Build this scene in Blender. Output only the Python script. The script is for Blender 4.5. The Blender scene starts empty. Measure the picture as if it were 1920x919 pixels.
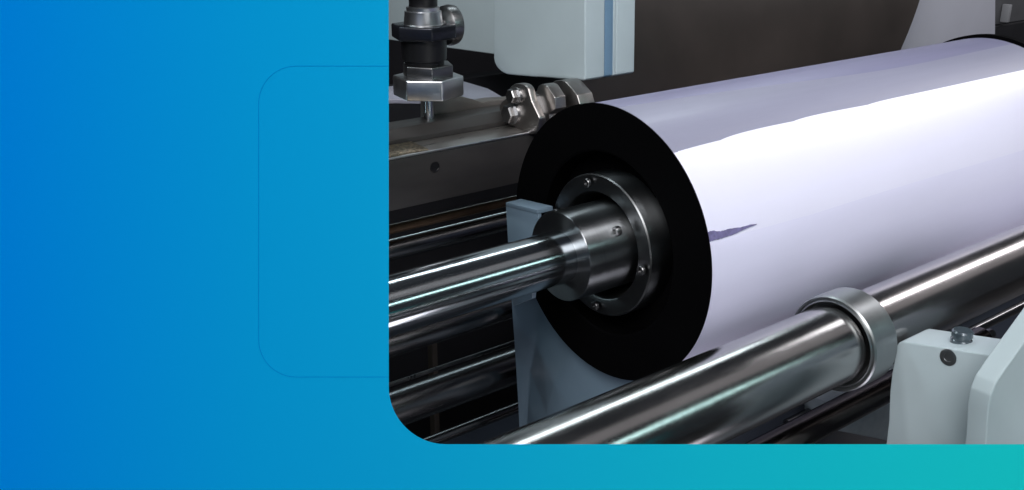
import bpy, bmesh, math, random
from mathutils import Vector, Matrix
random.seed(7)
PI = math.pi
S = bpy.context.scene
col = S.collection

# ------------------------------------------------------------------ camera solve
# world: X runs along the machine's rollers, Y across it, Z up; the near end of the film roll is centred on (0, 0, H)
H = 1.2
PX, PY, F = 960.0, 459.5, 1829.2
VX, VY, CX, CY, D0 = 3467.7, -212.2, 1131.07, 458.03, 1.396
ax = Vector((VX - PX, PY - VY, F)).normalized()
th = math.atan2(PY - VY, F)
upv = Vector((0, math.cos(th), -math.sin(th)))
hv = Vector((0, math.sin(th), math.cos(th)))
yv = Vector((-ax.dot(hv), 0, 0)) + ax.x * hv
M = Matrix((ax, yv, upv))                       # camera axes (right, up, forward) -> world
CAM = -(M @ (Vector(((CX - PX) / F, (PY - CY) / F, 1)) * D0)) + Vector((0, 0, H))
RIGHT, CUP, FWD = M @ Vector((1, 0, 0)), M @ Vector((0, 1, 0)), M @ Vector((0, 0, 1))

def ray(px, py):
    return M @ Vector(((px - PX) / F, (PY - py) / F, 1))

def at(px, py, axis, v):
    """point of the plane axis = v seen at (px, py) of the 1920 x 919 photograph"""
    r = ray(px, py)
    i = 'XYZ'.index(axis)
    return CAM + r * ((v - CAM[i]) / r[i])

def at_depth(px, py, d):
    return CAM + ray(px, py) * d

def on_cyl(px, py, R):
    """near hit of the ray with the film roll's cylinder: (x, angle from -Y towards +Z)"""
    r = ray(px, py); c = CAM - Vector((0, 0, H))
    A = r.y**2 + r.z**2; B = 2 * (c.y * r.y + c.z * r.z); Cc = c.y**2 + c.z**2 - R * R
    disc = max(B * B - 4 * A * Cc, 0)
    t = (-B - math.sqrt(disc)) / (2 * A)
    p = c + r * t
    return p.x, math.atan2(p.z, -p.y)

# ------------------------------------------------------------------ materials
def srgb(r, g, b):
    f = lambda c: (c / 255 / 12.92) if c <= 10 else ((c / 255 + 0.055) / 1.055) ** 2.4
    return (f(r), f(g), f(b), 1)

def mat(name, color, rough=0.5, metal=0.0, spec=0.5, coat=0.0, coat_rough=0.05, var=0.0, vscale=20.0,
        stretch=None, bump=0.0, bscale=200.0, rvar=0.0, aniso=0.0, scratch=0.0):
    m = bpy.data.materials.new(name); m.use_nodes = True
    nt = m.node_tree; N = nt.nodes; L = nt.links
    b = N['Principled BSDF']
    b.inputs['Base Color'].default_value = color if len(color) == 4 else (*color, 1)
    b.inputs['Roughness'].default_value = rough
    b.inputs['Metallic'].default_value = metal
    b.inputs['Specular IOR Level'].default_value = spec
    b.inputs['Coat Weight'].default_value = coat
    b.inputs['Coat Roughness'].default_value = coat_rough
    b.inputs['Anisotropic'].default_value = aniso
    tc = N.new('ShaderNodeTexCoord')
    mp = N.new('ShaderNodeMapping'); L.new(tc.outputs['Object'], mp.inputs['Vector'])
    if stretch: mp.inputs['Scale'].default_value = stretch
    if var or rvar:
        n = N.new('ShaderNodeTexNoise'); n.inputs['Scale'].default_value = vscale
        n.inputs['Detail'].default_value = 6; n.inputs['Roughness'].default_value = 0.65
        L.new(mp.outputs['Vector'], n.inputs['Vector'])
    if var:
        mx = N.new('ShaderNodeMix'); mx.data_type = 'RGBA'; mx.blend_type = 'MULTIPLY'
        mx.inputs['Factor'].default_value = 1
        mr = N.new('ShaderNodeMapRange')
        mr.inputs['From Min'].default_value = 0.3; mr.inputs['From Max'].default_value = 0.7
        mr.inputs['To Min'].default_value = 1 - var; mr.inputs['To Max'].default_value = 1.0
        L.new(n.outputs['Fac'], mr.inputs['Value'])
        cc = N.new('ShaderNodeCombineColor')
        for k in ('Red', 'Green', 'Blue'): L.new(mr.outputs['Result'], cc.inputs[k])
        mx.inputs[6].default_value = b.inputs['Base Color'].default_value
        L.new(cc.outputs['Color'], mx.inputs[7])
        L.new(mx.outputs[2], b.inputs['Base Color'])
    if rvar:
        mr2 = N.new('ShaderNodeMapRange')
        mr2.inputs['From Min'].default_value = 0.3; mr2.inputs['From Max'].default_value = 0.7
        mr2.inputs['To Min'].default_value = max(rough - rvar, 0.02); mr2.inputs['To Max'].default_value = rough + rvar
        L.new(n.outputs['Fac'], mr2.inputs['Value']); L.new(mr2.outputs['Result'], b.inputs['Roughness'])
    if bump:
        n2 = N.new('ShaderNodeTexNoise'); n2.inputs['Scale'].default_value = bscale; n2.inputs['Detail'].default_value = 4
        L.new(mp.outputs['Vector'], n2.inputs['Vector'])
        bp = N.new('ShaderNodeBump'); bp.inputs['Strength'].default_value = bump; bp.inputs['Distance'].default_value = 0.001
        L.new(n2.outputs['Fac'], bp.inputs['Height']); L.new(bp.outputs['Normal'], b.inputs['Normal'])
    return m

STEEL = mat('polished_steel', (0.50, 0.53, 0.56), 0.15, 1, rvar=0.03, vscale=30, stretch=(0.3, 14, 14), var=0.18)
TURNED = mat('turned_steel', (0.29, 0.305, 0.32), 0.32, 1, rvar=0.03, vscale=60, stretch=(14, 0.6, 0.6), var=0.15)
ROLLER = mat('satin_chrome', (0.50, 0.47, 0.47), 0.20, 1, rvar=0.04, vscale=14, stretch=(0.5, 4, 4), var=0.1)
ROLLER2 = mat('brushed_chrome', (0.47, 0.46, 0.46), 0.175, 1, rvar=0.04, vscale=16, stretch=(0.6, 3, 3), var=0.12, bump=0.05, bscale=1100)
RINGM = mat('ring_steel', (0.33, 0.345, 0.355), 0.38, 1, rvar=0.04, vscale=40, stretch=(1, .3, .3), var=0.12, bump=0.03, bscale=600)
DARKSTEEL = mat('dark_steel', (0.10, 0.10, 0.105), 0.32, 1, rvar=0.1, vscale=25, var=0.4)
BLACKROD = mat('black_rod', (0.20, 0.195, 0.20), 0.24, 1, rvar=0.04, vscale=15, stretch=(0.3, 6, 6), var=0.15)
BROWNBLACK = mat('brown_black_rod', (0.085, 0.072, 0.068), 0.2, 1, rvar=0.03, vscale=15, var=0.2)
BROWNROD = mat('bronze_rod', (0.10, 0.06, 0.035), 0.5, 0.6, vscale=15, var=0.3)
BLACKFACE = mat('matt_black', (0.0015, 0.0015, 0.0018), 0.6, 0, spec=0.03)
def turned(m):                                                     # lathe marks run round the X axis: the gloss spreads along it
    nt = m.node_tree; t = nt.nodes.new('ShaderNodeTangent'); t.direction_type = 'RADIAL'; t.axis = 'X'
    b = nt.nodes['Principled BSDF']; nt.links.new(t.outputs['Tangent'], b.inputs['Tangent'])
    b.inputs['Anisotropic'].default_value = 0.9; b.inputs['Anisotropic Rotation'].default_value = 0.25
turned(TURNED)
FLANGEM = mat('blackened_steel', (0.15, 0.155, 0.16), 0.33, 1, rvar=0.04, vscale=50, stretch=(1, .5, .5), var=0.15)
RUBBER = mat('black_rubber', (0.005, 0.005, 0.006), 0.4, 0, spec=0.35)
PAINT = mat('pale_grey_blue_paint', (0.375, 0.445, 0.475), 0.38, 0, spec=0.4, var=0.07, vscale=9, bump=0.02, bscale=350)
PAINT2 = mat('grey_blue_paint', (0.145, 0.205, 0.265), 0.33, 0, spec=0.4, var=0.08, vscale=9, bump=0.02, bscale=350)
PAINT3 = mat('pale_lavender_paint', (0.56, 0.56, 0.65), 0.4, 0, spec=0.4, var=0.05, vscale=6)
PAINT4 = mat('shaded_grey_paint', (0.24, 0.28, 0.31), 0.45, 0, spec=0.3, var=0.25, vscale=40)  # darker version of the pale paint, shade put into the colour
STRIP = mat('blue_seal', (0.12, 0.21, 0.31), 0.35, 0, var=0.1, vscale=60)
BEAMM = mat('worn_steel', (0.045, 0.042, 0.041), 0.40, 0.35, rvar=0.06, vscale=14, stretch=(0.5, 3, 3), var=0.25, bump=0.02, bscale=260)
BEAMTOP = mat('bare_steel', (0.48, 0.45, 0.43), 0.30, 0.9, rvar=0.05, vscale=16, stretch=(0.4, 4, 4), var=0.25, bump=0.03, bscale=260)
BARM = mat('flat_bar_steel', (0.16, 0.145, 0.135), 0.45, 0.5, var=0.25, vscale=20, bump=0.03, bscale=300)
POSTM = mat('brown_post', (0.02, 0.014, 0.01), 0.6, 0)
BRASS = mat('brass', (0.62, 0.42, 0.18), 0.3, 1, var=0.2, vscale=80)
KNURL = mat('knurled_brass', (0.75, 0.62, 0.45), 0.35, 1, var=0.9, vscale=190, bump=0.9, bscale=220)
CAST = mat('cast_steel', (0.36, 0.34, 0.33), 0.36, 1, rvar=0.06, vscale=40, var=0.2, bump=0.10, bscale=500)
DARKCAST = mat('dark_cast_steel', (0.20, 0.20, 0.205), 0.34, 1, rvar=0.05, vscale=40, var=0.15)
ZINC = mat('zinc_plate', (0.55, 0.56, 0.58), 0.32, 1, rvar=0.03, vscale=50, var=0.1)
NAVY = mat('dark_anodised', (0.02, 0.022, 0.03), 0.25, 0.6, vscale=40, var=0.2)
WEB = mat('dark_film_web', (0.050, 0.040, 0.037), 0.3, 0, spec=0.5, var=0.6, vscale=2.2, bump=0.5, bscale=4)
BACK = mat('dark_housing', (0.010, 0.010, 0.013), 0.6, 0, spec=0.2, var=0.4, vscale=6)
BED = mat('dark_blue_bed', (0.022, 0.027, 0.038), 0.45, 0, spec=0.3, var=0.2, vscale=8)
FLOORM = mat('dark_floor', (0.03, 0.03, 0.032), 0.6, 0, spec=0.3, var=0.3, vscale=5)
TABLEM = mat('pale_sheet', (0.25, 0.25, 0.31), 0.3, 0, var=0.15, vscale=5)
GREYBOX = mat('grey_cabinet', (0.10, 0.10, 0.11), 0.5, 0, var=0.2, vscale=8)
FILM_DIM_REFL = mat('violet_reflection_film', (0.185, 0.18, 0.285), 0.45, 0, coat=0.06, coat_rough=0.08, var=0.16, vscale=5, stretch=(0.35, 4, 4))  # the roll's dark violet reflection and its streaks put into the colour
FILM_MID_REFL = mat('lavender_reflection_film', (0.235, 0.235, 0.32), 0.45, 0, coat=0.06, coat_rough=0.1, var=0.14, vscale=5, stretch=(0.35, 4, 4))  # dim lavender reflection, streaks included, painted as a film tint
FILM_LIT = mat('white_film', (0.70, 0.69, 0.845), 0.4, 0, coat=0.2, coat_rough=0.32, var=0.04, vscale=5, stretch=(0.5, 3, 3))  # bright side of the reflection edge painted on the roll
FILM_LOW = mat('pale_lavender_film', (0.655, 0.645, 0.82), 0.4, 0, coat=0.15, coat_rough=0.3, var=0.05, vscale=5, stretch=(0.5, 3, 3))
TEAR = mat('torn_violet_film', (0.20, 0.18, 0.36), 0.4, 0, var=0.5, vscale=120)
GLASSY = mat('grey_plastic_plug', (0.07, 0.095, 0.115), 0.15, 0.3, spec=0.7, coat=0.6, var=0.2, vscale=60)
HANDLE = mat('grey_handle', (0.22, 0.22, 0.24), 0.5, 0)
WHITE = mat('white_plastic', (0.55, 0.56, 0.58), 0.4, 0)

RIMM = mat('turned_black_steel', (0.17, 0.18, 0.19), 0.34, 1, var=0.1, vscale=50)
turned(RIMM)

# ------------------------------------------------------------------ building helpers
def tag(o, label=None, cat=None, group=None, kind=None):
    if label: o['label'] = label
    if cat: o['category'] = cat
    if group: o['group'] = group
    if kind: o['kind'] = kind
    return o

def thing(name, loc, label, cat, group=None):
    o = bpy.data.objects.new(name, None); col.objects.link(o)
    o.location = loc; o.empty_display_size = 0.02
    return tag(o, label, cat, group)

def root_loc(o):
    v = Vector((0, 0, 0))
    while o: v += o.location; o = o.parent
    return v

def link(name, bm, m, parent=None, smooth=28):
    """one mesh object; the mesh is given in world coordinates and its origin moved to its own centre"""
    bmesh.ops.recalc_face_normals(bm, faces=bm.faces[:])
    c = sum((v.co for v in bm.verts), Vector()) / len(bm.verts)
    bmesh.ops.translate(bm, verts=bm.verts[:], vec=-c)
    me = bpy.data.meshes.new(name); bm.to_mesh(me); bm.free()
    o = bpy.data.objects.new(name, me); col.objects.link(o)
    for k in (m if isinstance(m, (list, tuple)) else [m]): me.materials.append(k)
    o.location = c - root_loc(parent) if parent else c
    o.parent = parent
    if smooth:
        for p in me.polygons: p.use_smooth = True
        me.set_sharp_from_angle(angle=math.radians(smooth))
    return o

def lathe(bm, origin, axis, prof, segs=96, start=0.0, closed=True):
    """revolve (along, radius) pairs about an axis through origin"""
    axis = Vector(axis).normalized()
    u = axis.orthogonal().normalized() if abs(axis.z) > 0.9 or abs(axis.x) < 0.9 else Vector((0, -1, 0))
    w = axis.cross(u)
    rings = []
    for a_, r in prof:
        if r < 1e-6:
            rings.append([bm.verts.new(Vector(origin) + axis * a_)])
        else:
            rings.append([bm.verts.new(Vector(origin) + axis * a_ + (u * math.cos(start + 2 * PI * k / segs) + w * math.sin(start + 2 * PI * k / segs)) * r) for k in range(segs)])
    for A, B in zip(rings, rings[1:]):
        if len(A) == 1 and len(B) == 1: continue
        for k in range(segs):
            k2 = (k + 1) % segs
            if len(A) == 1: bm.faces.new((A[0], B[k], B[k2]))
            elif len(B) == 1: bm.faces.new((A[k], A[k2], B[0]))
            else: bm.faces.new((A[k], A[k2], B[k2], B[k]))
    return bm

def rod(x0, x1, r, y, z, ch=0.001, segs=64):
    return lathe(bmesh.new(), (0, y, z), (1, 0, 0), [(x0, 0), (x0, r - ch), (x0 + ch, r), (x1 - ch, r), (x1, r - ch), (x1, 0)], segs)

def prism(pts, vec, bevel=0.0, segs=2, bm=None):
    """polygon (world points) pushed along vec, its edges rounded"""
    bm = bm or bmesh.new()
    vec = Vector(vec)
    a = [bm.verts.new(p) for p in pts]; b = [bm.verts.new(Vector(p) + vec) for p in pts]
    n = len(pts)
    fs = [bm.faces.new(a), bm.faces.new(b[::-1])]
    for i in range(n): fs.append(bm.faces.new((a[i], b[i], b[(i + 1) % n], a[(i + 1) % n])))
    bmesh.ops.recalc_face_normals(bm, faces=fs)
    if bevel:
        es = list({e for f in fs for e in f.edges if e.calc_face_angle(0) > 0.35})
        bmesh.ops.bevel(bm, geom=es, offset=bevel, segments=segs, profile=0.5, affect='EDGES', clamp_overlap=True)
    return bm

def box(x0, x1, y0, y1, z0, z1, bevel=0.0, segs=2):
    return prism([(x0, y0, z0), (x1, y0, z0), (x1, y1, z0), (x0, y1, z0)], (0, 0, z1 - z0), bevel, segs)

def round_poly(pts, radii, n=8):
    """2-D polygon with rounded corners"""
    out = []
    N = len(pts)
    for i in range(N):
        p = Vector(pts[i]); a = Vector(pts[i - 1]); b = Vector(pts[(i + 1) % N]); r = radii[i]
        if r <= 0: out.append(tuple(p)); continue
        u = (a - p).normalized(); v = (b - p).normalized()
        half = math.acos(max(-1, min(1, u.dot(v)))) / 2
        d = r / math.tan(half)
        t0, t1 = p + u * d, p + v * d
        c = p + (u + v).normalized() * (r / math.sin(half))
        a0 = math.atan2(t0.y - c.y, t0.x - c.x); a1 = math.atan2(t1.y - c.y, t1.x - c.x)
        da = (a1 - a0 + PI) % (2 * PI) - PI
        for k in range(n + 1):
            t = a0 + da * k / n
            out.append((c.x + r * math.cos(t), c.y + r * math.sin(t)))
    return out

def hexnut(z0, z1, r, x, y, rot=0.0, ch=0.15):
    h = z1 - z0; c = r * ch * 0.6
    bm = prism([(x + r * math.cos(rot + k * PI / 3), y + r * math.sin(rot + k * PI / 3), z0) for k in range(6)], (0, 0, h), r * 0.05, 3)
    return bm

def bolt_head(c, d, r, h, socket=True, hexed=False):
    """small screw head at c whose outer face looks along d"""
    bm = bmesh.new()
    if hexed:
        lathe(bm, c, d, [(0, 0), (0, r), (h * 0.85, r), (h, r * 0.86), (h, 0)], 6)
    elif socket:
        lathe(bm, c, d, [(0, 0), (0, r), (h * 0.8, r), (h, r * 0.88), (h, r * 0.52), (h * 0.4, r * 0.5), (h * 0.4, 0)], 24)
    else:
        lathe(bm, c, d, [(0, 0), (0, r), (h * 0.8, r), (h, r * 0.85), (h, 0)], 24)
    return bm

# ------------------------------------------------------------------ the setting
link('floor', box(-4, 7, -4, 4, -0.02, 0.0), FLOORM)['kind'] = 'structure'
link('back_wall', box(-4, 7, 2.6, 2.7, 0.002, 3.2), BACK)['kind'] = 'structure'

# ------------------------------------------------------------------ film roll
R = 0.2
XE = 1.03
roll = thing('film_roll', (0, 0, H), 'big glossy white lavender film roll with black end face and torn film edges', 'film roll')
link('film', lathe(bmesh.new(), (0, 0, H), (1, 0, 0), [(0.0, R - 0.003), (0.0006, R - 0.0006), (0.002, R), (XE - 0.002, R), (XE, R - 0.002)], 192), FILM_DIM_REFL, roll)
link('end_face', lathe(bmesh.new(), (0, 0, H), (1, 0, 0),
     [(0.0012, R + 0.0019), (-0.0004, R + 0.0019), (0.0, 0.137), (0.002, 0.134), (0.034, 0.132), (0.034, 0.05)], 160), BLACKFACE, roll)
link('end_face', lathe(bmesh.new(), (0, 0, H), (1, 0, 0), [(XE + 0.001, 0.0), (XE + 0.001, R - 0.004)], 96), BLACKFACE, roll)
link('end_flange', lathe(bmesh.new(), (0, 0, H), (1, 0, 0), [(XE + 0.004, 0.05), (XE + 0.004, R + 0.006), (XE + 0.02, R + 0.006), (XE + 0.02, 0.05)], 128), BLACKFACE, roll)

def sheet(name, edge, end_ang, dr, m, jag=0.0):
    """a tinted shell, for painted reflections and a real film layer: starts at the traced edge line and runs down round the roll to end_ang"""
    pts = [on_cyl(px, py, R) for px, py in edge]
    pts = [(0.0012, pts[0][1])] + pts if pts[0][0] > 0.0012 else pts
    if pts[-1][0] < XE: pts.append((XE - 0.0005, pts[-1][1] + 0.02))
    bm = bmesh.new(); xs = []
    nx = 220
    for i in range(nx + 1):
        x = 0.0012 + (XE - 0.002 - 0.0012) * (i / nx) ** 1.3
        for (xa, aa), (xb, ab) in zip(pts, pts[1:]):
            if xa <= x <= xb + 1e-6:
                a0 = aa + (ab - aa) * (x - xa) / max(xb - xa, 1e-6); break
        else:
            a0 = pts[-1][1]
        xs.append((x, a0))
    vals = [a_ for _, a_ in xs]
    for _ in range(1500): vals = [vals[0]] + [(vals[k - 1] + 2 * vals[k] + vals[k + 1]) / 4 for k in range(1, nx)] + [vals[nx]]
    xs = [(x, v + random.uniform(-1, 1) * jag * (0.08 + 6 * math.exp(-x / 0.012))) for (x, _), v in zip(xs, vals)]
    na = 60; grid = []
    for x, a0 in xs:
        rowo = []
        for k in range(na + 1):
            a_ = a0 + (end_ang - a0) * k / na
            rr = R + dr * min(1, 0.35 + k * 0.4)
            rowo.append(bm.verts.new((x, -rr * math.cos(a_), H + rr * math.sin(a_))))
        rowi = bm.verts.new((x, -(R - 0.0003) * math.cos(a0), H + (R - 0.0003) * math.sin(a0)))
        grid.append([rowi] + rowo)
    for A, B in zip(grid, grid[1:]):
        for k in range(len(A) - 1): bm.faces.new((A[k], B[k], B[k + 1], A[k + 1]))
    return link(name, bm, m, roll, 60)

sheet('film_layer_sheen', [(1160, 202), (1230, 190), (1350, 172), (1500, 153), (1610, 141), (1690, 130), (1760, 113), (1800, 103)], -2.6, 0.0008, FILM_MID_REFL, 0.0006)  # violet reflection line, drawn as the rim of a tinted shell
sheet('film_layer_sheen', [(1256, 285), (1275, 279), (1320, 265), (1400, 240), (1480, 221), (1600, 197), (1700, 176), (1800, 152), (1918, 131)], -2.6, 0.0016, FILM_LIT, 0.0012)  # sharp bright reflection on the roll, painted as a white shell
sheet('film_layer_sheen', [(1322, 440), (1340, 434), (1370, 429), (1419, 420), (1520, 389), (1600, 363), (1700, 332), (1800, 305), (1918, 274)], -2.6, 0.0021, FILM_LOW, 0.0004)
# torn, ragged sliver of violet film at the near rim
bm = bmesh.new(); top = [(1321, 438), (1335, 433), (1352, 434), (1368, 429), (1390, 426), (1408, 421), (1419, 420)]
bot = [(1324, 456), (1340, 450), (1356, 446), (1372, 441), (1392, 432), (1408, 425), (1419, 421)]
tt = []
for k in range(40):
    s = k / 39 * (len(top) - 1); i = min(int(s), len(top) - 2); f_ = s - i
    w_ = 1.4 * (1 - k / 39)
    p = [top[i][q] + (top[i + 1][q] - top[i][q]) * f_ + (random.uniform(-w_, w_) if q else 0) for q in (0, 1)]
    g = [bot[i][q] + (bot[i + 1][q] - bot[i][q]) * f_ + (random.uniform(-w_, w_) if q else 0) for q in (0, 1)]
    (x1, a1), (x2, a2) = on_cyl(*p, R + 0.0027), on_cyl(*g, R + 0.0027)
    rr = R + 0.0027
    tt.append([bm.verts.new((max(x, 0.0005), -q * math.cos(a), H + q * math.sin(a))) for x, a, q in ((x1, a1, rr), (x2, a2, rr), (x2, a2, R), (x1, a1, R))])
for A, B in zip(tt, tt[1:]):
    for i in range(4): bm.faces.new((A[i], A[(i + 1) % 4], B[(i + 1) % 4], B[i]))
tag(link('torn_edge', bm, TEAR, roll), 'ragged violet sliver where the film is torn')

# ------------------------------------------------------------------ winding shaft through the roll
shaft = thing('winding_shaft', (-0.2, 0, H), 'polished steel winding shaft with thick collar entering the black end of the roll', 'shaft')
link('journal', rod(-0.62, -0.079, 0.0372, 0, H, 0.0006, 96), STEEL, shaft)
link('collar', lathe(bmesh.new(), (0, 0, H), (1, 0, 0),
     [(-0.0815, 0.03), (-0.0815, 0.0628), (-0.0808, 0.0635), (0.033, 0.0635), (0.033, 0.03)], 128), TURNED, shaft)
fl = link('flange', lathe(bmesh.new(), (0, 0, H), (1, 0, 0),
     [(0.032, 0.072), (-0.004, 0.076), (-0.0085, 0.079), (-0.0095, 0.081), (-0.0095, 0.1022), (-0.0078, 0.104), (-0.0074, 0.104), (-0.0074, 0.09)], 160), FLANGEM, shaft)
link('flange_rim', lathe(bmesh.new(), (0, 0, H), (1, 0, 0), [(-0.0072, 0.095), (-0.0072, 0.1040), (0.0325, 0.1040), (0.0325, 0.095)], 160), RIMM, shaft)
for px, py in ((1105, 342), (1209, 507), (1049, 400), (1120, 575)):
    p = at(px, py, 'X', -0.0095)
    v = Vector((0, p.y, p.z - H)); v = v.normalized() * 0.0915
    link('bolt', bolt_head((-0.0125, v.y, H + v.z), (-1, 0, 0), 0.0068, 0.0045), DARKCAST, fl)
p = at(1175, 420, 'X', -0.03)
v = Vector((0, p.y, p.z - H)).normalized() * 0.066
link('set_screw', bolt_head((-0.022, v.y, H + v.z), (-1, 0, 0), 0.0068, 0.008), DARKCAST, shaft)

# ------------------------------------------------------------------ front guide roller with its ring
GY, GZ = -0.321, H - 0.064
guide = thing('guide_roller', (0.1, GY, GZ), 'thick shiny guide roller with a wide steel ring, running in front of the film roll', 'roller')
link('barrel', lathe(bmesh.new(), (0, GY, GZ), (1, 0, 0), [(-0.47, 0), (-0.47, 0.0505), (0.096, 0.0505), (0.098, 0.049), (0.098, 0.044), (0.101, 0.043)], 128), ROLLER2, guide)
link('bearing_ring', lathe(bmesh.new(), (0, GY, GZ), (1, 0, 0),
     [(0.112, 0.04), (0.108, 0.0525), (0.1, 0.0535), (0.098, 0.0555), (0.099, 0.0575), (0.0975, 0.0585), (0.0975, 0.0612), (0.0995, 0.063), (0.144, 0.063), (0.1455, 0.0615), (0.1455, 0.04)], 160), RINGM, guide)
link('shaft_barrel', lathe(bmesh.new(), (0, GY, GZ), (1, 0, 0), [(0.13, 0.03), (0.1305, 0.0485), (1.3, 0.0485), (1.3, 0)], 128), ROLLER, guide)

# ------------------------------------------------------------------ left support bracket: hook in front of the roll end, plate behind it
XB = -0.045
br = thing('support_bracket', at(975, 833, 'X', 0.03), 'grey blue support bracket, hooked top beside the shaft, plate under the black roll end', 'bracket')
P = lambda pts, ax_, v: [at(x, y, ax_, v) for x, y in pts]
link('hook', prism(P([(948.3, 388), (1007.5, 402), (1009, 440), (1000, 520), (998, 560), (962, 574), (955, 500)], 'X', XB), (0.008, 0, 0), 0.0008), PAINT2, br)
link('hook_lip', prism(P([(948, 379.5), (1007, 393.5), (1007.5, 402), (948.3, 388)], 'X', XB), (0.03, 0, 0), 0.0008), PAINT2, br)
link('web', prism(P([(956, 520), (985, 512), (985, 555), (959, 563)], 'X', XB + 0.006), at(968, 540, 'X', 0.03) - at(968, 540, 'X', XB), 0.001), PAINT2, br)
# the lower plate is folded twice, so it has three facets; it is cut away round the roll
bm = bmesh.new()
rows = [[(958, 545), (1006, 540), (1090, 560), (1200, 560)],
        [(966, 660), (1008, 620), (1075, 650), (1240, 660)],
        [(972, 760), (993, 700), (1040, 720), (1280, 720)],
        [(977, 870), (985, 870), (1000, 870), (1300, 840)]]
off = [0, 0.011, -0.006, -0.004]
def lerp2(a, b, t): return (a[0] + (b[0] - a[0]) * t, a[1] + (b[1] - a[1]) * t)
NR, NC = 30, 36
V = []
for i in range(NR + 1):
    s_ = i / NR * 3; i0 = min(int(s_), 2); f_ = s_ - i0; rv = []
    for j in range(NC + 1):
        c_ = j / NC * 3; j0 = min(int(c_), 2); g_ = c_ - j0
        pa = lerp2(rows[i0][j0], rows[i0][j0 + 1], g_); pb = lerp2(rows[i0 + 1][j0], rows[i0 + 1][j0 + 1], g_)
        x, y = lerp2(pa, pb, f_)
        p = at(x, y, 'X', 0.034 + off[j0] + (off[j0 + 1] - off[j0]) * g_)
        r_ = math.hypot(p.y, p.z - H)
        if r_ < R + 0.006: k_ = (R + 0.006) / r_; p.y *= k_; p.z = H + (p.z - H) * k_
        rv.append(bm.verts.new(p))
    V.append(rv)
for i in range(NR):
    for j in range(NC):
        q_ = (V[i][j], V[i][j + 1], V[i + 1][j + 1], V[i + 1][j])
        bm.faces.new(q_)
bmesh.ops.dissolve_degenerate(bm, dist=1e-6, edges=bm.edges[:])
bmesh.ops.recalc_face_normals(bm, faces=bm.faces[:])
ge = bmesh.ops.extrude_face_region(bm, geom=bm.faces[:])
bmesh.ops.translate(bm, verts=[g for g in ge['geom'] if isinstance(g, bmesh.types.BMVert)], vec=(0.016, 0, 0))
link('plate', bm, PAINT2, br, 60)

# ------------------------------------------------------------------ steel beam behind the roll, with clamp
YB = 0.30
zt = lambda px, py, Y=YB: at(px, py, 'Y', Y).z
zb, zf = zt(729, 397), zt(729, 299)
beam = thing('steel_beam', (0.1, YB, zb), 'dark worn steel beam with a drilled hole, running behind the black roll end', 'beam')
x0, x1 = -0.55, 0.3
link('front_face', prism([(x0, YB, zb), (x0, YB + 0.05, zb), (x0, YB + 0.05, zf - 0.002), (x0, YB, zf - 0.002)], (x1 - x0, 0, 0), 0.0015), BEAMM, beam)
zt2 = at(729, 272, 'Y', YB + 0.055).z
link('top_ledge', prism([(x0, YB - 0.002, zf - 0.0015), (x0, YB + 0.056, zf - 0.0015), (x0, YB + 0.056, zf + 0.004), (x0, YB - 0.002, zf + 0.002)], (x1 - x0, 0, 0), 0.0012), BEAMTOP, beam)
zr = at(729, 243, 'Y', YB + 0.075).z
link('edge_highlight', rod(x0, x1, 0.0016, YB - 0.0012, zf + 0.0012, 0.0003, 12), ZINC, beam)  # bright strip added as the highlight along the ledge's edge
link('rear_rail', prism([(x0, YB + 0.057, zf - 0.002), (x0, YB + 0.12, zf - 0.002), (x0, YB + 0.12, zr), (x0, YB + 0.075, zr), (x0, YB + 0.057, zf + 0.012)], (x1 - x0, 0, 0), 0.0012), BEAMM, beam)
xa, xb = at(640, 290, 'Y', YB).x, at(805, 285, 'Y', YB).x
link('knurled_strip', prism([(xa, YB + 0.002, zf + 0.0026), (xb, YB + 0.002, zf + 0.0026), (xb, YB + 0.052, zf + 0.0046), (xa, YB + 0.052, zf + 0.0046)], (0, 0, 0.0022), 0.0008), KNURL, beam)
hp = at(815, 313, 'Y', YB)
link('drilled_hole', lathe(bmesh.new(), (hp.x, YB - 0.0012, hp.z), (0, 1, 0), [(0.0, 0.0088), (0.0, 0.0078), (0.001, 0.007), (0.001, 0)], 32), RUBBER, beam)
# a bar lying on the rail behind
p0, p1 = at(812, 183, 'Y', 0.42), at(1000, 170, 'Y', 0.42)
barpts = [at(x, y, 'Y', 0.425) for x, y in ((806, 250), (806, 181), (862, 181), (886, 186), (905, 192), (925, 188), (960, 186), (1050, 172), (1050, 225))]
tag(link('flat_bar', prism(barpts, (0, 0.03, 0), 0.0012), BARM), 'flat steel bar with a wavy top edge on the beam behind the two bolts', 'bar')

XC = at(962, 213, 'Y', 0.34).x
cl = thing('pipe_clamp', (XC, 0.34, zr), 'cast steel clamp with two bolts and a split curved jaw above the black roll end', 'clamp')
def yzprism(pxs, X, dx, bev=0.0015):
    return prism([at(x, y, 'X', X) for x, y in pxs], (dx, 0, 0), bev, 3)
ear = round_poly([(944, 236), (934, 196), (953, 180), (950, 157), (988, 157), (997, 190), (1012, 222), (1006, 252), (974, 253), (966, 238)], [10, 14, 6, 17, 17, 20, 14, 10, 5, 8], 8)
link('ear_plate', yzprism(ear, XC, 0.014, 0.003), CAST, cl)
body = round_poly([(985, 250), (984, 176), (1000, 176), (1012, 214), (1016, 262)], [4, 10, 10, 20, 4], 8)
link('clamp_body', yzprism(body, XC + 0.014, 0.075, 0.002), DARKCAST, cl)
jaw = round_poly([(1010, 242), (1004, 176), (1010, 158), (1024, 158), (1040, 183), (1042, 205), (1030, 214), (1034, 244)], [4, 8, 10, 12, 6, 3, 3, 4], 8)
link('jaw', yzprism(jaw, XC + 0.026, 0.024, 0.003), CAST, cl)
jaw2 = round_poly([(1036, 240), (1030, 176), (1034, 152), (1058, 150), (1082, 178), (1088, 198), (1070, 204), (1074, 244)], [4, 8, 12, 16, 6, 3, 3, 4], 8)
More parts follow.
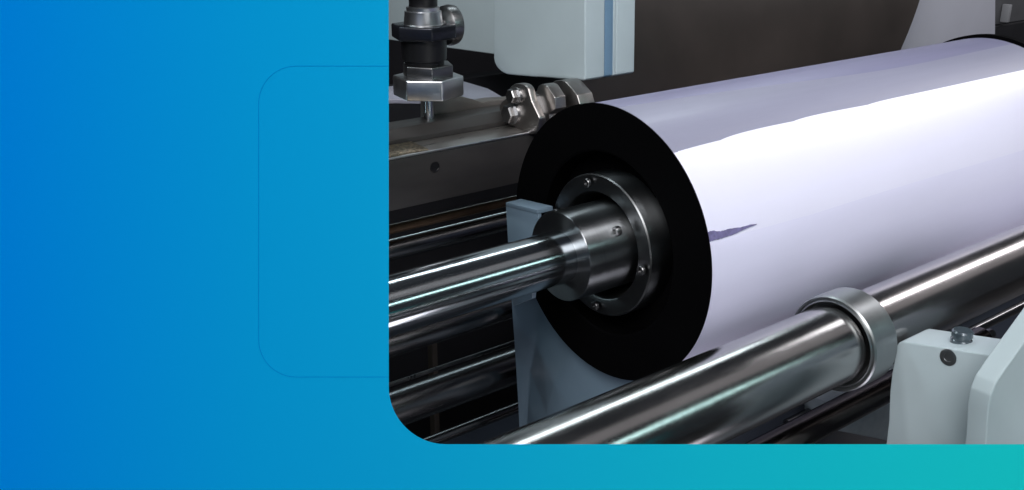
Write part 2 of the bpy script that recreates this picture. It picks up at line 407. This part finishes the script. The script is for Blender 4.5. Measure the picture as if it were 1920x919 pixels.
link('jaw', yzprism(jaw2, XC + 0.064, 0.034, 0.004), CAST, cl)
slot = round_poly([(1018, 240), (1014, 186), (1026, 176), (1042, 190), (1052, 212), (1052, 244)], [4, 10, 8, 16, 8, 4], 8)
link('slot_rubber', yzprism(slot, XC + 0.0505, 0.013, 0.001), RUBBER, cl)
seat = [(1012, 262), (1022, 214), (1078, 202), (1100, 225), (1090, 270)]
link('clamp_seat', yzprism(seat, XC + 0.055, 0.045, 0.002), CAST, cl)
p = at(1094, 190, 'X', XC + 0.1)
link('brass_nipple', lathe(bmesh.new(), p, (0.6, -0.8, 0), [(-0.01, 0), (-0.01, 0.006), (0.0, 0.006), (0.004, 0.004), (0.010, 0.0035), (0.010, 0)], 24), BRASS, cl)
for px, py, r in ((968, 179, 0.0125), (961, 213, 0.016)):
    p = at(px, py, 'X', XC)
    link('washer', lathe(bmesh.new(), p, (-1, 0, 0), [(0, 0), (0, r * 1.15), (0.003, r * 1.15), (0.003, 0)], 32), ZINC, cl)
    link('bolt', bolt_head(p + Vector((-0.003, 0, 0)), (-1, 0, 0), r, 0.012, hexed=True), DARKCAST, cl, smooth=0)

# ------------------------------------------------------------------ valve fitting top left
FX, FY = 0.0, 0.40
q = at(803, 160, 'Y', FY); FX = q.x
z = lambda py: at(803, py, 'Y', FY).z
wpx = (at(803, 160, 'Y', FY) - CAM).dot(FWD) / F
fit = thing('valve_fitting', (FX, FY, z(232)), 'valve fitting with black sleeve and stacked hex nuts standing on a thin stem', 'valve')
link('stem', lathe(bmesh.new(), (FX, FY, 0), (0, 0, 1), [(z(262), 0), (z(262), 10 * wpx), (z(176), 10 * wpx), (z(176), 0)], 32), STEEL, fit)
link('large_nut', hexnut(z(179), z(141), 67 * wpx, FX, FY, 0.35), ZINC, fit)
link('small_nut', hexnut(z(143), z(119), 50 * wpx, FX, FY, 0.1), DARKCAST, fit)
FU = at(795, 80, 'Y', FY).x
link('sleeve', lathe(bmesh.new(), (FU, FY, 0), (0, 0, 1), [(z(122), 0), (z(122), 36 * wpx), (z(112), 37 * wpx), (z(110), 41 * wpx), (z(70), 43 * wpx), (z(66), 0)], 64), RUBBER, fit)
link('union_nut', hexnut(z(70), z(44), 62 * wpx, FU, FY, 0.2), NAVY, fit)
link('collar', lathe(bmesh.new(), (FU, FY, 0), (0, 0, 1), [(z(46), 0), (z(46), 38 * wpx), (z(43), 36 * wpx), (z(24), 34 * wpx), (z(20), 34 * wpx), (z(19), 30 * wpx), (z(12), 31 * wpx), (z(10), 24 * wpx), (z(10), 0)], 64), ZINC, fit)
bm = bmesh.new()                                                   # bent hose rising from the collar
c0 = Vector((FU, FY, z(14)))
path = [c0 + Vector((0.01, 0.0, 0.0)) * t + Vector((0, 0, 0.05)) * t - Vector((0.03, 0, 0)) * t * t for t in [k / 10 for k in range(11)]]
prev = None
for k, p in enumerate(path):
    d = (path[min(k + 1, 10)] - path[max(k - 1, 0)]).normalized()
    u = d.cross(Vector((0, 1, 0))).normalized(); w = d.cross(u)
    ring = [bm.verts.new(p + (u * math.cos(t) + w * math.sin(t)) * 26 * wpx) for t in [2 * PI * j / 32 for j in range(32)]]
    if prev:
        for j in range(32): bm.faces.new((prev[j], prev[(j + 1) % 32], ring[(j + 1) % 32], ring[j]))
    prev = ring
link('hose', bm, RUBBER, fit)
e0 = at(815, 50, 'Y', FY); ex = Vector((1, 0, 0))
link('elbow', lathe(bmesh.new(), e0, ex, [(0, 0), (0, 20 * wpx), (12 * wpx, 20 * wpx), (16 * wpx, 30 * wpx), (22 * wpx, 36 * wpx), (32 * wpx, 38 * wpx), (42 * wpx, 36 * wpx), (46 * wpx, 26 * wpx), (46 * wpx, 0)], 64), DARKCAST, fit)

# ------------------------------------------------------------------ pale guards at the top
XG = 0.2
gp = round_poly([(927, -260), (925, 138), (1097, 152), (1097, -260)], [0, 34, 5, 0], 12)
gpts = [at(x, y, 'X', XG) for x, y in gp]
p_r = at(1190, 137, 'Y', at(1097, 150, 'X', XG).y)
gd = p_r.x - XG
guard = thing('roller_guard', gpts[8], 'pale grey rounded guard box with a blue sealing strip, hanging above the roll', 'guard')
s1 = (at(1134, 148, 'Y', at(1097, 150, 'X', XG).y).x - XG); s2 = (at(1152, 146, 'Y', at(1097, 150, 'X', XG).y).x - XG)
link('front_half', prism(gpts, (s1, 0, 0), 0.004, 4), PAINT, guard)
sc = sum(gpts, Vector()) / len(gpts)
link('sealing_strip', prism([sc + (p - sc) * 0.992 + Vector((s1, 0, 0)) for p in gpts], (s2 - s1, 0, 0), 0.001), STRIP, guard)
link('strip_lip', prism([sc + (p - sc) * 1.002 + Vector((s2 - 0.004, 0, 0)) for p in gpts], (0.006, 0, 0), 0.001), PAINT, guard)
link('rear_half', prism([p + Vector((s2 + 0.003, 0, 0)) for p in gpts], (gd - s2 - 0.003, 0, 0), 0.004, 4), PAINT, guard)

XH = 0.36
hb = [at(x, y, 'X', XH) for x, y in ((660, -200), (660, 66), (960, 107), (960, -200))]
tag(link('rear_guard', prism(hb, (0.12, 0, 0), 0.004, 3), PAINT), 'pale grey guard panel behind the black valve fitting', 'guard')

# ------------------------------------------------------------------ dark web of film, plates and machines behind
YW = 0.55
# the sheet hangs in a gentle curve, leaning back towards its top
wl, wr = at(1090, 100, 'Y', YW).x, (at(1690, 100, 'Y', YW).x, at(1748, 0, 'Y', YW).x)
zlo, zhi = at(1300, 420, 'Y', YW).z, at(1500, -260, 'Y', YW).z
z100, z0_ = at(1690, 100, 'Y', YW).z, at(1748, 0, 'Y', YW).z
bm = bmesh.new(); gw = []
for i in range(25):
    zz = zlo + (zhi - zlo) * i / 24
    xr = wr[0] + (wr[1] - wr[0]) * (zz - z100) / (z0_ - z100)
    tt_ = max(0.0, (zz - z100 + 0.1) / (zhi - z100))
    gw.append([bm.verts.new((wl + (xr - wl) * j / 24, YW + 0.16 * tt_ ** 2 - 0.02 * math.sin(PI * j / 24), zz)) for j in range(25)])
for A, B in zip(gw, gw[1:]):
    for j in range(24): bm.faces.new((A[j], A[j + 1], B[j + 1], B[j]))
bmesh.ops.recalc_face_normals(bm, faces=bm.faces[:])
ge = bmesh.ops.extrude_face_region(bm, geom=bm.faces[:])
bmesh.ops.translate(bm, verts=[g for g in ge['geom'] if isinstance(g, bmesh.types.BMVert)], vec=(0, 0.003, 0))
tag(link('film_web', bm, WEB), 'dark brown sheet of film stretched behind the white roll', 'film sheet')
YP = 0.80
pp = [at(x, y, 'Y', YP) for x, y in ((1600, -250), (1869, -250), (1866, 130), (1600, 200))]
tag(link('rear_side_plate', prism(pp, (0, 0.05, 0), 0.004), PAINT3), 'pale grey upright plate beyond the far end of the white roll', 'plate')
b1 = at(1878, 40, 'Y', 1.0)
cab = thing('background_cabinet', (b1.x, 1.0, 0.0), 'blurred grey cabinet with a pale handle in the top right corner', 'cabinet')
link('body', box(b1.x - 0.3, b1.x + 0.9, 1.0, 1.5, 0.0, at(1890, 46, 'Y', 1.0).z, 0.005), BACK, cab)
link('upper_panel', box(b1.x - 0.3, b1.x + 0.9, 1.02, 1.5, at(1890, 46, 'Y', 1.0).z + 0.001, at(1890, -160, 'Y', 1.0).z, 0.005), GREYBOX, cab)
h0, h1 = at(1882, 42, 'Y', 1.0), at(1892, 8, 'Y', 1.0)
link('handle', box(h0.x, h1.x, 0.985, 1.018, h0.z, h1.z, 0.003), HANDLE, cab)

tz = at(880, 180, 'Y', 0.52).z
tp = [at(x, y, 'Z', tz) for x, y in ((650, 190), (740, 186), (955, 189), (915, 166), (868, 152), (745, 160), (650, 172))]
tb = prism(tp, (0, 0, -0.008), 0.001)
tag(link('delivery_tray', tb, TABLEM), 'pale lavender tray lying behind the steel beam and the hex nuts', 'tray')

# ------------------------------------------------------------------ idler rods, lower left
def idler(name, px, py, Y, rpx, m, label, x0=-0.55, x1=0.7, group=None):
    c = at(px, py, 'Y', Y)
    r = rpx * (c - CAM).dot(FWD) / F
    t = thing(name, (0, Y, c.z), label, 'rod', group)
    link('barrel', rod(x0, x1, r, Y, c.z), m, t)
    for xx in ((x0, x1) if x1 > 0.1 else (x0,)):
        link('end_pin', rod(xx - 0.02 if xx == x0 else xx + 0.0002, xx - 0.0002 if xx == x0 else xx + 0.02, r * 0.5, Y, c.z), DARKSTEEL, t)
    return t
idler('idler_rod', 729, 431, 0.36, 9, BROWNROD, 'thin bronze brown rod just below the steel beam')
idler('idler_rod', 729, 470, 0.36, 20, BLACKROD, 'black idler rod above the polished shaft, under the bronze one')
idler('idler_rod', 729, 646, 0.30, 25, BLACKROD, 'grey idler rod half hidden just under the polished shaft')
idler('idler_rod', 729, 722, 0.31, 4, DARKSTEEL, 'very thin dark rod between two thicker rods at lower left')
idler('idler_rod', 729, 770, 0.31, 36, BLACKROD, 'thick black idler roller with a bright cyan streak at lower left')
idler('idler_rod', 796, 832, 0.31, 11, BLACKROD, 'lowest dark rod at the rounded corner of the blue border')
hang = at(816, 665, 'Y', 0.6)
tag(link('upright_post', box(hang.x - 0.006, hang.x + 0.006, 0.6, 0.62, 0.001, hang.z + 0.06, 0.001), POSTM), 'narrow dark upright post behind the lower left rods', 'post')
pf = at(790, 492, 'Y', 0.75)
tag(link('rear_housing', box(-0.6, 2.4, 0.95, 1.0, 0.001, H + 0.05, 0.004), BACK), 'dark housing panel in the shadow behind the rods', 'housing')

# machine bed under the rolls
bed = link('machine_bed', box(-0.45, 1.6, -0.66, 0.75, 0.001, H - 0.75, 0.006), BED)
tag(bed, 'dark blue grey machine bed under the rollers', 'machine bed')

# ------------------------------------------------------------------ lower right: rod, bearing block, foreground plate
c = at(1600, 760, 'Y', -0.30)
lr = thing('lower_rod', (0, -0.30, c.z), 'dark rod with one bright line under the ringed guide roller', 'rod')
rr_ = 27 * (c - CAM).dot(FWD) / F
link('barrel', rod(-0.35, 0.55, rr_, -0.30, c.z), BROWNBLACK, lr)
link('end_pin', rod(0.5505, 0.58, rr_ * 0.5, -0.30, c.z), DARKSTEEL, lr)
tag(link('splash_plate', box(0.06, 1.1, -0.18, -0.172, H - 0.6, H - 0.215, 0.001), BED), 'dark blue plate behind the lower rod, below the film roll', 'plate')
lg = [at(x, y, 'Y', -0.24) for x, y in ((1560, 760), (1720, 700), (1720, 838), (1560, 806))]
tag(link('foot_block', prism(lg, (0, 0.05, 0), 0.002), PAINT4), 'pale grey foot block beneath the end of the lower rod', 'block')

XK = 0.148
kp = [at(x, y, 'X', XK) for x, y in ((1679, 652), (1684, 643), (1692, 640), (1900, 673), (1912, 960), (1664, 960), (1666, 790), (1668, 735), (1672, 700), (1677, 672))]
for p_ in kp[4:6]: p_.z = H - 0.749
blk = thing('bearing_block', kp[5], 'pale grey bearing block with a round plug on top and one recessed screw', 'bearing block')
link('body', prism(kp, (0.062, 0, 0), 0.0022, 3), PAINT, blk)
kt = at(1802, 640, 'Z', at(1780, 655, 'X', XK).z + 0.0)
kz = kt.z
link('plug', lathe(bmesh.new(), (kt.x, kt.y, kz - 0.006), (0, 0, 1), [(0, 0), (0, 0.0125), (0.009, 0.0125), (0.0105, 0.0105), (0.0125, 0.0105), (0.0135, 0.0125), (0.019, 0.0125), (0.021, 0.0105), (0.0205, 0)], 48), GLASSY, blk)
ks = at(1778, 670, 'X', XK)
link('screw', bolt_head(ks + Vector((0.0005, 0, 0)), (-1, 0, 0), 0.0105, 0.0016), RINGM, blk)

YF = -0.55
fp = [at(x, y, 'Y', YF) for x, y in ((1849, 960), (1849, 833), (1853, 770), (1858, 742), (1868, 718), (1884, 694), (1990, 545), (2200, 470), (2200, 960))]
for k_ in (0, len(fp) - 1): fp[k_].z = H - 0.749
dy = 0.023
tag(link('side_plate', prism(fp, (0, dy, 0), 0.0022, 3), PAINT), 'pale grey side plate with a sloping corner in the foreground, lower right', 'plate')

# small parts seen between roller and bracket at the right
idler('cross_rod', 1870, 597, -0.20, 9, BLACKROD, 'thin rod with a pale streak behind the bearing block plug', 0.2, 1.4)
p = at(1860, 580, 'Y', -0.1)
tgt_ = link('tag_plate', box(p.x - 0.008, p.x + 0.008, -0.1, -0.097, p.z - 0.018, p.z + 0.016, 0.0005), WHITE)
tag(tgt_, 'small white tag hanging behind the guide roller near the plug', 'tag')
p = at(1896, 560, 'Y', -0.1)
rb = box(p.x - 0.3, p.x + 0.4, -0.09, -0.07, p.z - 0.14, p.z + 0.05, 0.002)
tag(link('lower_crossbar', rb, BACK), 'dark crossbar carrying the white tag, behind the guide roller', 'crossbar')

# ------------------------------------------------------------------ blue graphic border built as a panel, with a rounded opening
DP = 0.86
def pan(px, py, d=0.0): return at_depth(px, py, DP) + FWD * d
outline = round_poly([(729, -260), (729, 833), (2250, 833), (2250, 1230), (-330, 1230), (-330, -260)], [0, 108, 0, 0, 0, 0], 24)
PANEL = bpy.data.materials.new('blue_teal_graphic'); PANEL.use_nodes = True
nt = PANEL.node_tree; b = nt.nodes['Principled BSDF']
b.inputs['Roughness'].default_value = 0.9; b.inputs['Specular IOR Level'].default_value = 0.0
tc = nt.nodes.new('ShaderNodeTexCoord'); sx = nt.nodes.new('ShaderNodeSeparateXYZ')
nt.links.new(tc.outputs['Object'], sx.inputs['Vector'])
mr = nt.nodes.new('ShaderNodeMapRange'); cr = nt.nodes.new('ShaderNodeValToRGB')
wid = 1920 * DP / F
mr.inputs['From Min'].default_value = 0.0; mr.inputs['From Max'].default_value = wid
nt.links.new(sx.outputs['X'], mr.inputs['Value']); nt.links.new(mr.outputs['Result'], cr.inputs['Fac'])
GAIN = 0.88
stops = [(0.0, (0, 120, 205)), (0.25, (5, 139, 198)), (0.38, (9, 145, 196)), (0.70, (16, 166, 189)), (1.0, (20, 180, 183))]
while len(cr.color_ramp.elements) < len(stops): cr.color_ramp.elements.new(0.5)
for e, (p_, c_) in zip(cr.color_ramp.elements, stops):
    e.position = p_; cc_ = srgb(*c_); e.color = (cc_[0] * GAIN, cc_[1] * GAIN, cc_[2] * GAIN, 1)
nt.links.new(cr.outputs['Color'], b.inputs['Base Color'])
STRIPE = mat('dark_blue_pinstripe', (0.0, 0.15, 0.42), 0.8, 0, spec=0.0)
# the panel's own frame: local x along the picture's width
rot = Matrix((RIGHT, CUP, -FWD)).transposed()
panel = bpy.data.objects.new('blue_panel', bpy.data.meshes.new('blue_panel')); col.objects.link(panel)
panel.matrix_world = Matrix.Translation(at_depth(0, PY, DP)) @ rot.to_4x4()
bm = bmesh.new()
s = DP / F
loc = lambda x, y, zz: Vector((x * s, (PY - y) * s, zz))
fa = [bm.verts.new(loc(x, y, 0)) for x, y in outline]
mid = sum((Vector((x, y)) for x, y in outline), Vector((0, 0))) / len(outline)
back = []
for i, (x, y) in enumerate(outline):                               # the back edge of the opening is chamfered away
    dx = -6 if 728 < x < 1000 and y <= 833 else 0
    dyy = 6 if 728 < x and 720 < y <= 833 else 0
    back.append(bm.verts.new(loc(x + dx, y + dyy, -0.005)))
n = len(outline)
bm.faces.new(fa); bm.faces.new(back[::-1])
for i in range(n): bm.faces.new((fa[i], back[i], back[(i + 1) % n], fa[(i + 1) % n]))
bmesh.ops.recalc_face_normals(bm, faces=bm.faces[:]); bm.to_mesh(panel.data); bm.free()
panel.data.materials.append(PANEL)
tag(panel, 'smooth blue to teal graphic border built as a panel with a rounded opening and a fine rounded outline', 'panel')
ft = at_depth(-200, 700, DP + 0.03)                               # unseen leg added to carry the border panel
lb = box(ft.x - 0.02, ft.x + 0.02, ft.y - 0.02, ft.y + 0.02, 0.001, ft.z, 0.002)
bmesh.ops.transform(lb, matrix=panel.matrix_world.inverted(), verts=lb.verts[:])
me = bpy.data.meshes.new('support_leg'); lb.to_mesh(me); lb.free()
lo = bpy.data.objects.new('support_leg', me); col.objects.link(lo); me.materials.append(DARKSTEEL); lo.parent = panel
# fine line: a rounded rectangle open towards the opening
ln = []
for k in range(13):
    t = PI / 2 + PI / 2 * k / 12; ln.append((555 + 70 * math.cos(t), 194 - 70 * math.sin(t)))
for k in range(13):
    t = PI + PI / 2 * k / 12; ln.append((555 + 70 * math.cos(t), 637 - 70 * math.sin(t)))
ln = [(728.5, 124)] + ln + [(728.5, 707)]
bm = bmesh.new(); hw = 0.5; prev = None
for i, p_ in enumerate(ln):
    a_ = Vector(ln[max(i - 1, 0)]); c_ = Vector(ln[min(i + 1, len(ln) - 1)])
    d_ = (c_ - a_).normalized(); nn = Vector((-d_.y, d_.x)) * hw
    cur = [bm.verts.new(loc(p_[0] + nn.x, p_[1] + nn.y, -0.0005)), bm.verts.new(loc(p_[0] + nn.x, p_[1] + nn.y, 0.0002)),
           bm.verts.new(loc(p_[0] - nn.x, p_[1] - nn.y, 0.0002)), bm.verts.new(loc(p_[0] - nn.x, p_[1] - nn.y, -0.0005))]
    if prev:
        for j in range(3): bm.faces.new((prev[j], cur[j], cur[j + 1], prev[j + 1]))
    prev = cur
me = bpy.data.meshes.new('outline_stripe'); bmesh.ops.recalc_face_normals(bm, faces=bm.faces[:]); bm.to_mesh(me); bm.free()
st = bpy.data.objects.new('outline_stripe', me); col.objects.link(st); me.materials.append(STRIPE); st.parent = panel

# ------------------------------------------------------------------ camera, lamps, world
cam = bpy.data.cameras.new('camera'); co = bpy.data.objects.new('camera', cam); col.objects.link(co)
co.matrix_world = Matrix.Translation(CAM) @ rot.to_4x4()
cam.sensor_width = 36; cam.lens = 36 * F / 1920; cam.clip_start = 0.02; cam.clip_end = 100
S.camera = co

def area(name, pos, target, sx_, sy_, power, color, xdir=(1, 0, 0), spread=180):
    l = bpy.data.lights.new(name, 'AREA'); l.shape = 'RECTANGLE'; l.size = sx_; l.size_y = sy_
    l.energy = power; l.color = color; l.spread = math.radians(spread)
    o = bpy.data.objects.new(name, l); col.objects.link(o)
    zdir = (Vector(pos) - Vector(target)).normalized()
    xd = Vector(xdir); xd = (xd - zdir * xd.dot(zdir)).normalized(); yd = zdir.cross(xd)
    o.matrix_world = Matrix.Translation(pos) @ Matrix((xd, yd, zdir)).transposed().to_4x4()
    return o
def pol(elev, dist, x):                                           # point at an elevation above the -Y side of the roll axis
    return Vector((x, -dist * math.cos(math.radians(elev)), H + dist * math.sin(math.radians(elev))))
# large soft lamp behind and above the camera
fd = Vector((-0.63, -0.45, 0.63)).normalized()
area('front_softbox', Vector((-0.2, -0.2, H)) + fd * 6.5, (-0.2, -0.2, H), 2.6, 2.6, 352, (1.0, 0.99, 0.98))
# unseen fill lamps added for the film, then long tubes along the machine
area('overhead_fill', pol(56, 2.4, -0.7), (0.3, 0, H), 2.4, 1.3, 12, (1.0, 0.98, 1.0))  # added key for the film, placed where the cylinders don't mirror it
area('low_fill', (-0.5, -2.7, H - 0.25), (0.2, 0, H - 0.1), 1.5, 0.9, 8, (0.97, 0.97, 1.0))
area('film_fill', pol(60, 1.7, 0.35), (0.55, 0, H), 1.3, 0.35, 2.5, (1.0, 0.99, 1.0), spread=62)  # added narrow fill that brightens the film
area('under_fill', (0.4, -0.64, H - 0.62), (0.4, -0.1, H - 0.1), 1.3, 0.34, 3.0, (0.95, 0.92, 1.0), spread=100)  # added fill that lifts the underside of the film
area('long_panel', pol(56, 2.3, 3.4), (3.4, 0, H), 5.4, 0.9, 4, (1.0, 0.95, 0.96))
area('far_tube', pol(80, 2.2, 5.6), (5.6, 0, H), 5.6, 0.42, 75, (1.0, 0.98, 1.0))
for k, e_ in enumerate((117, 121)):
    area('thin_tube', pol(e_, 1.7, 0.1), (0.1, 0, H), 3.6, 0.045, (12, 7)[k], (0.85, 0.97, 1.0))
area('low_tube', pol(29, 2.6, 0.9), (0.9, 0, H), 2.8, 0.09, 8, (0.65, 0.98, 0.95))
area('under_beam_tube', (0.3, 0.62, H + 0.0), (0.3, 0.25, H - 0.27), 2.6, 0.02, 1.6, (0.7, 0.92, 1.0))
w = bpy.data.worlds.new('World'); S.world = w; w.use_nodes = True
w.node_tree.nodes['Background'].inputs['Color'].default_value = (0.50, 0.56, 0.66, 1)
w.node_tree.nodes['Background'].inputs['Strength'].default_value = 0.05
S.view_settings.view_transform = 'Standard'; S.view_settings.look = 'None'
S.view_settings.exposure = 0; S.view_settings.gamma = 1
S.render.engine = 'CYCLES'
S.cycles.use_denoising = True
S.cycles.max_bounces = 8
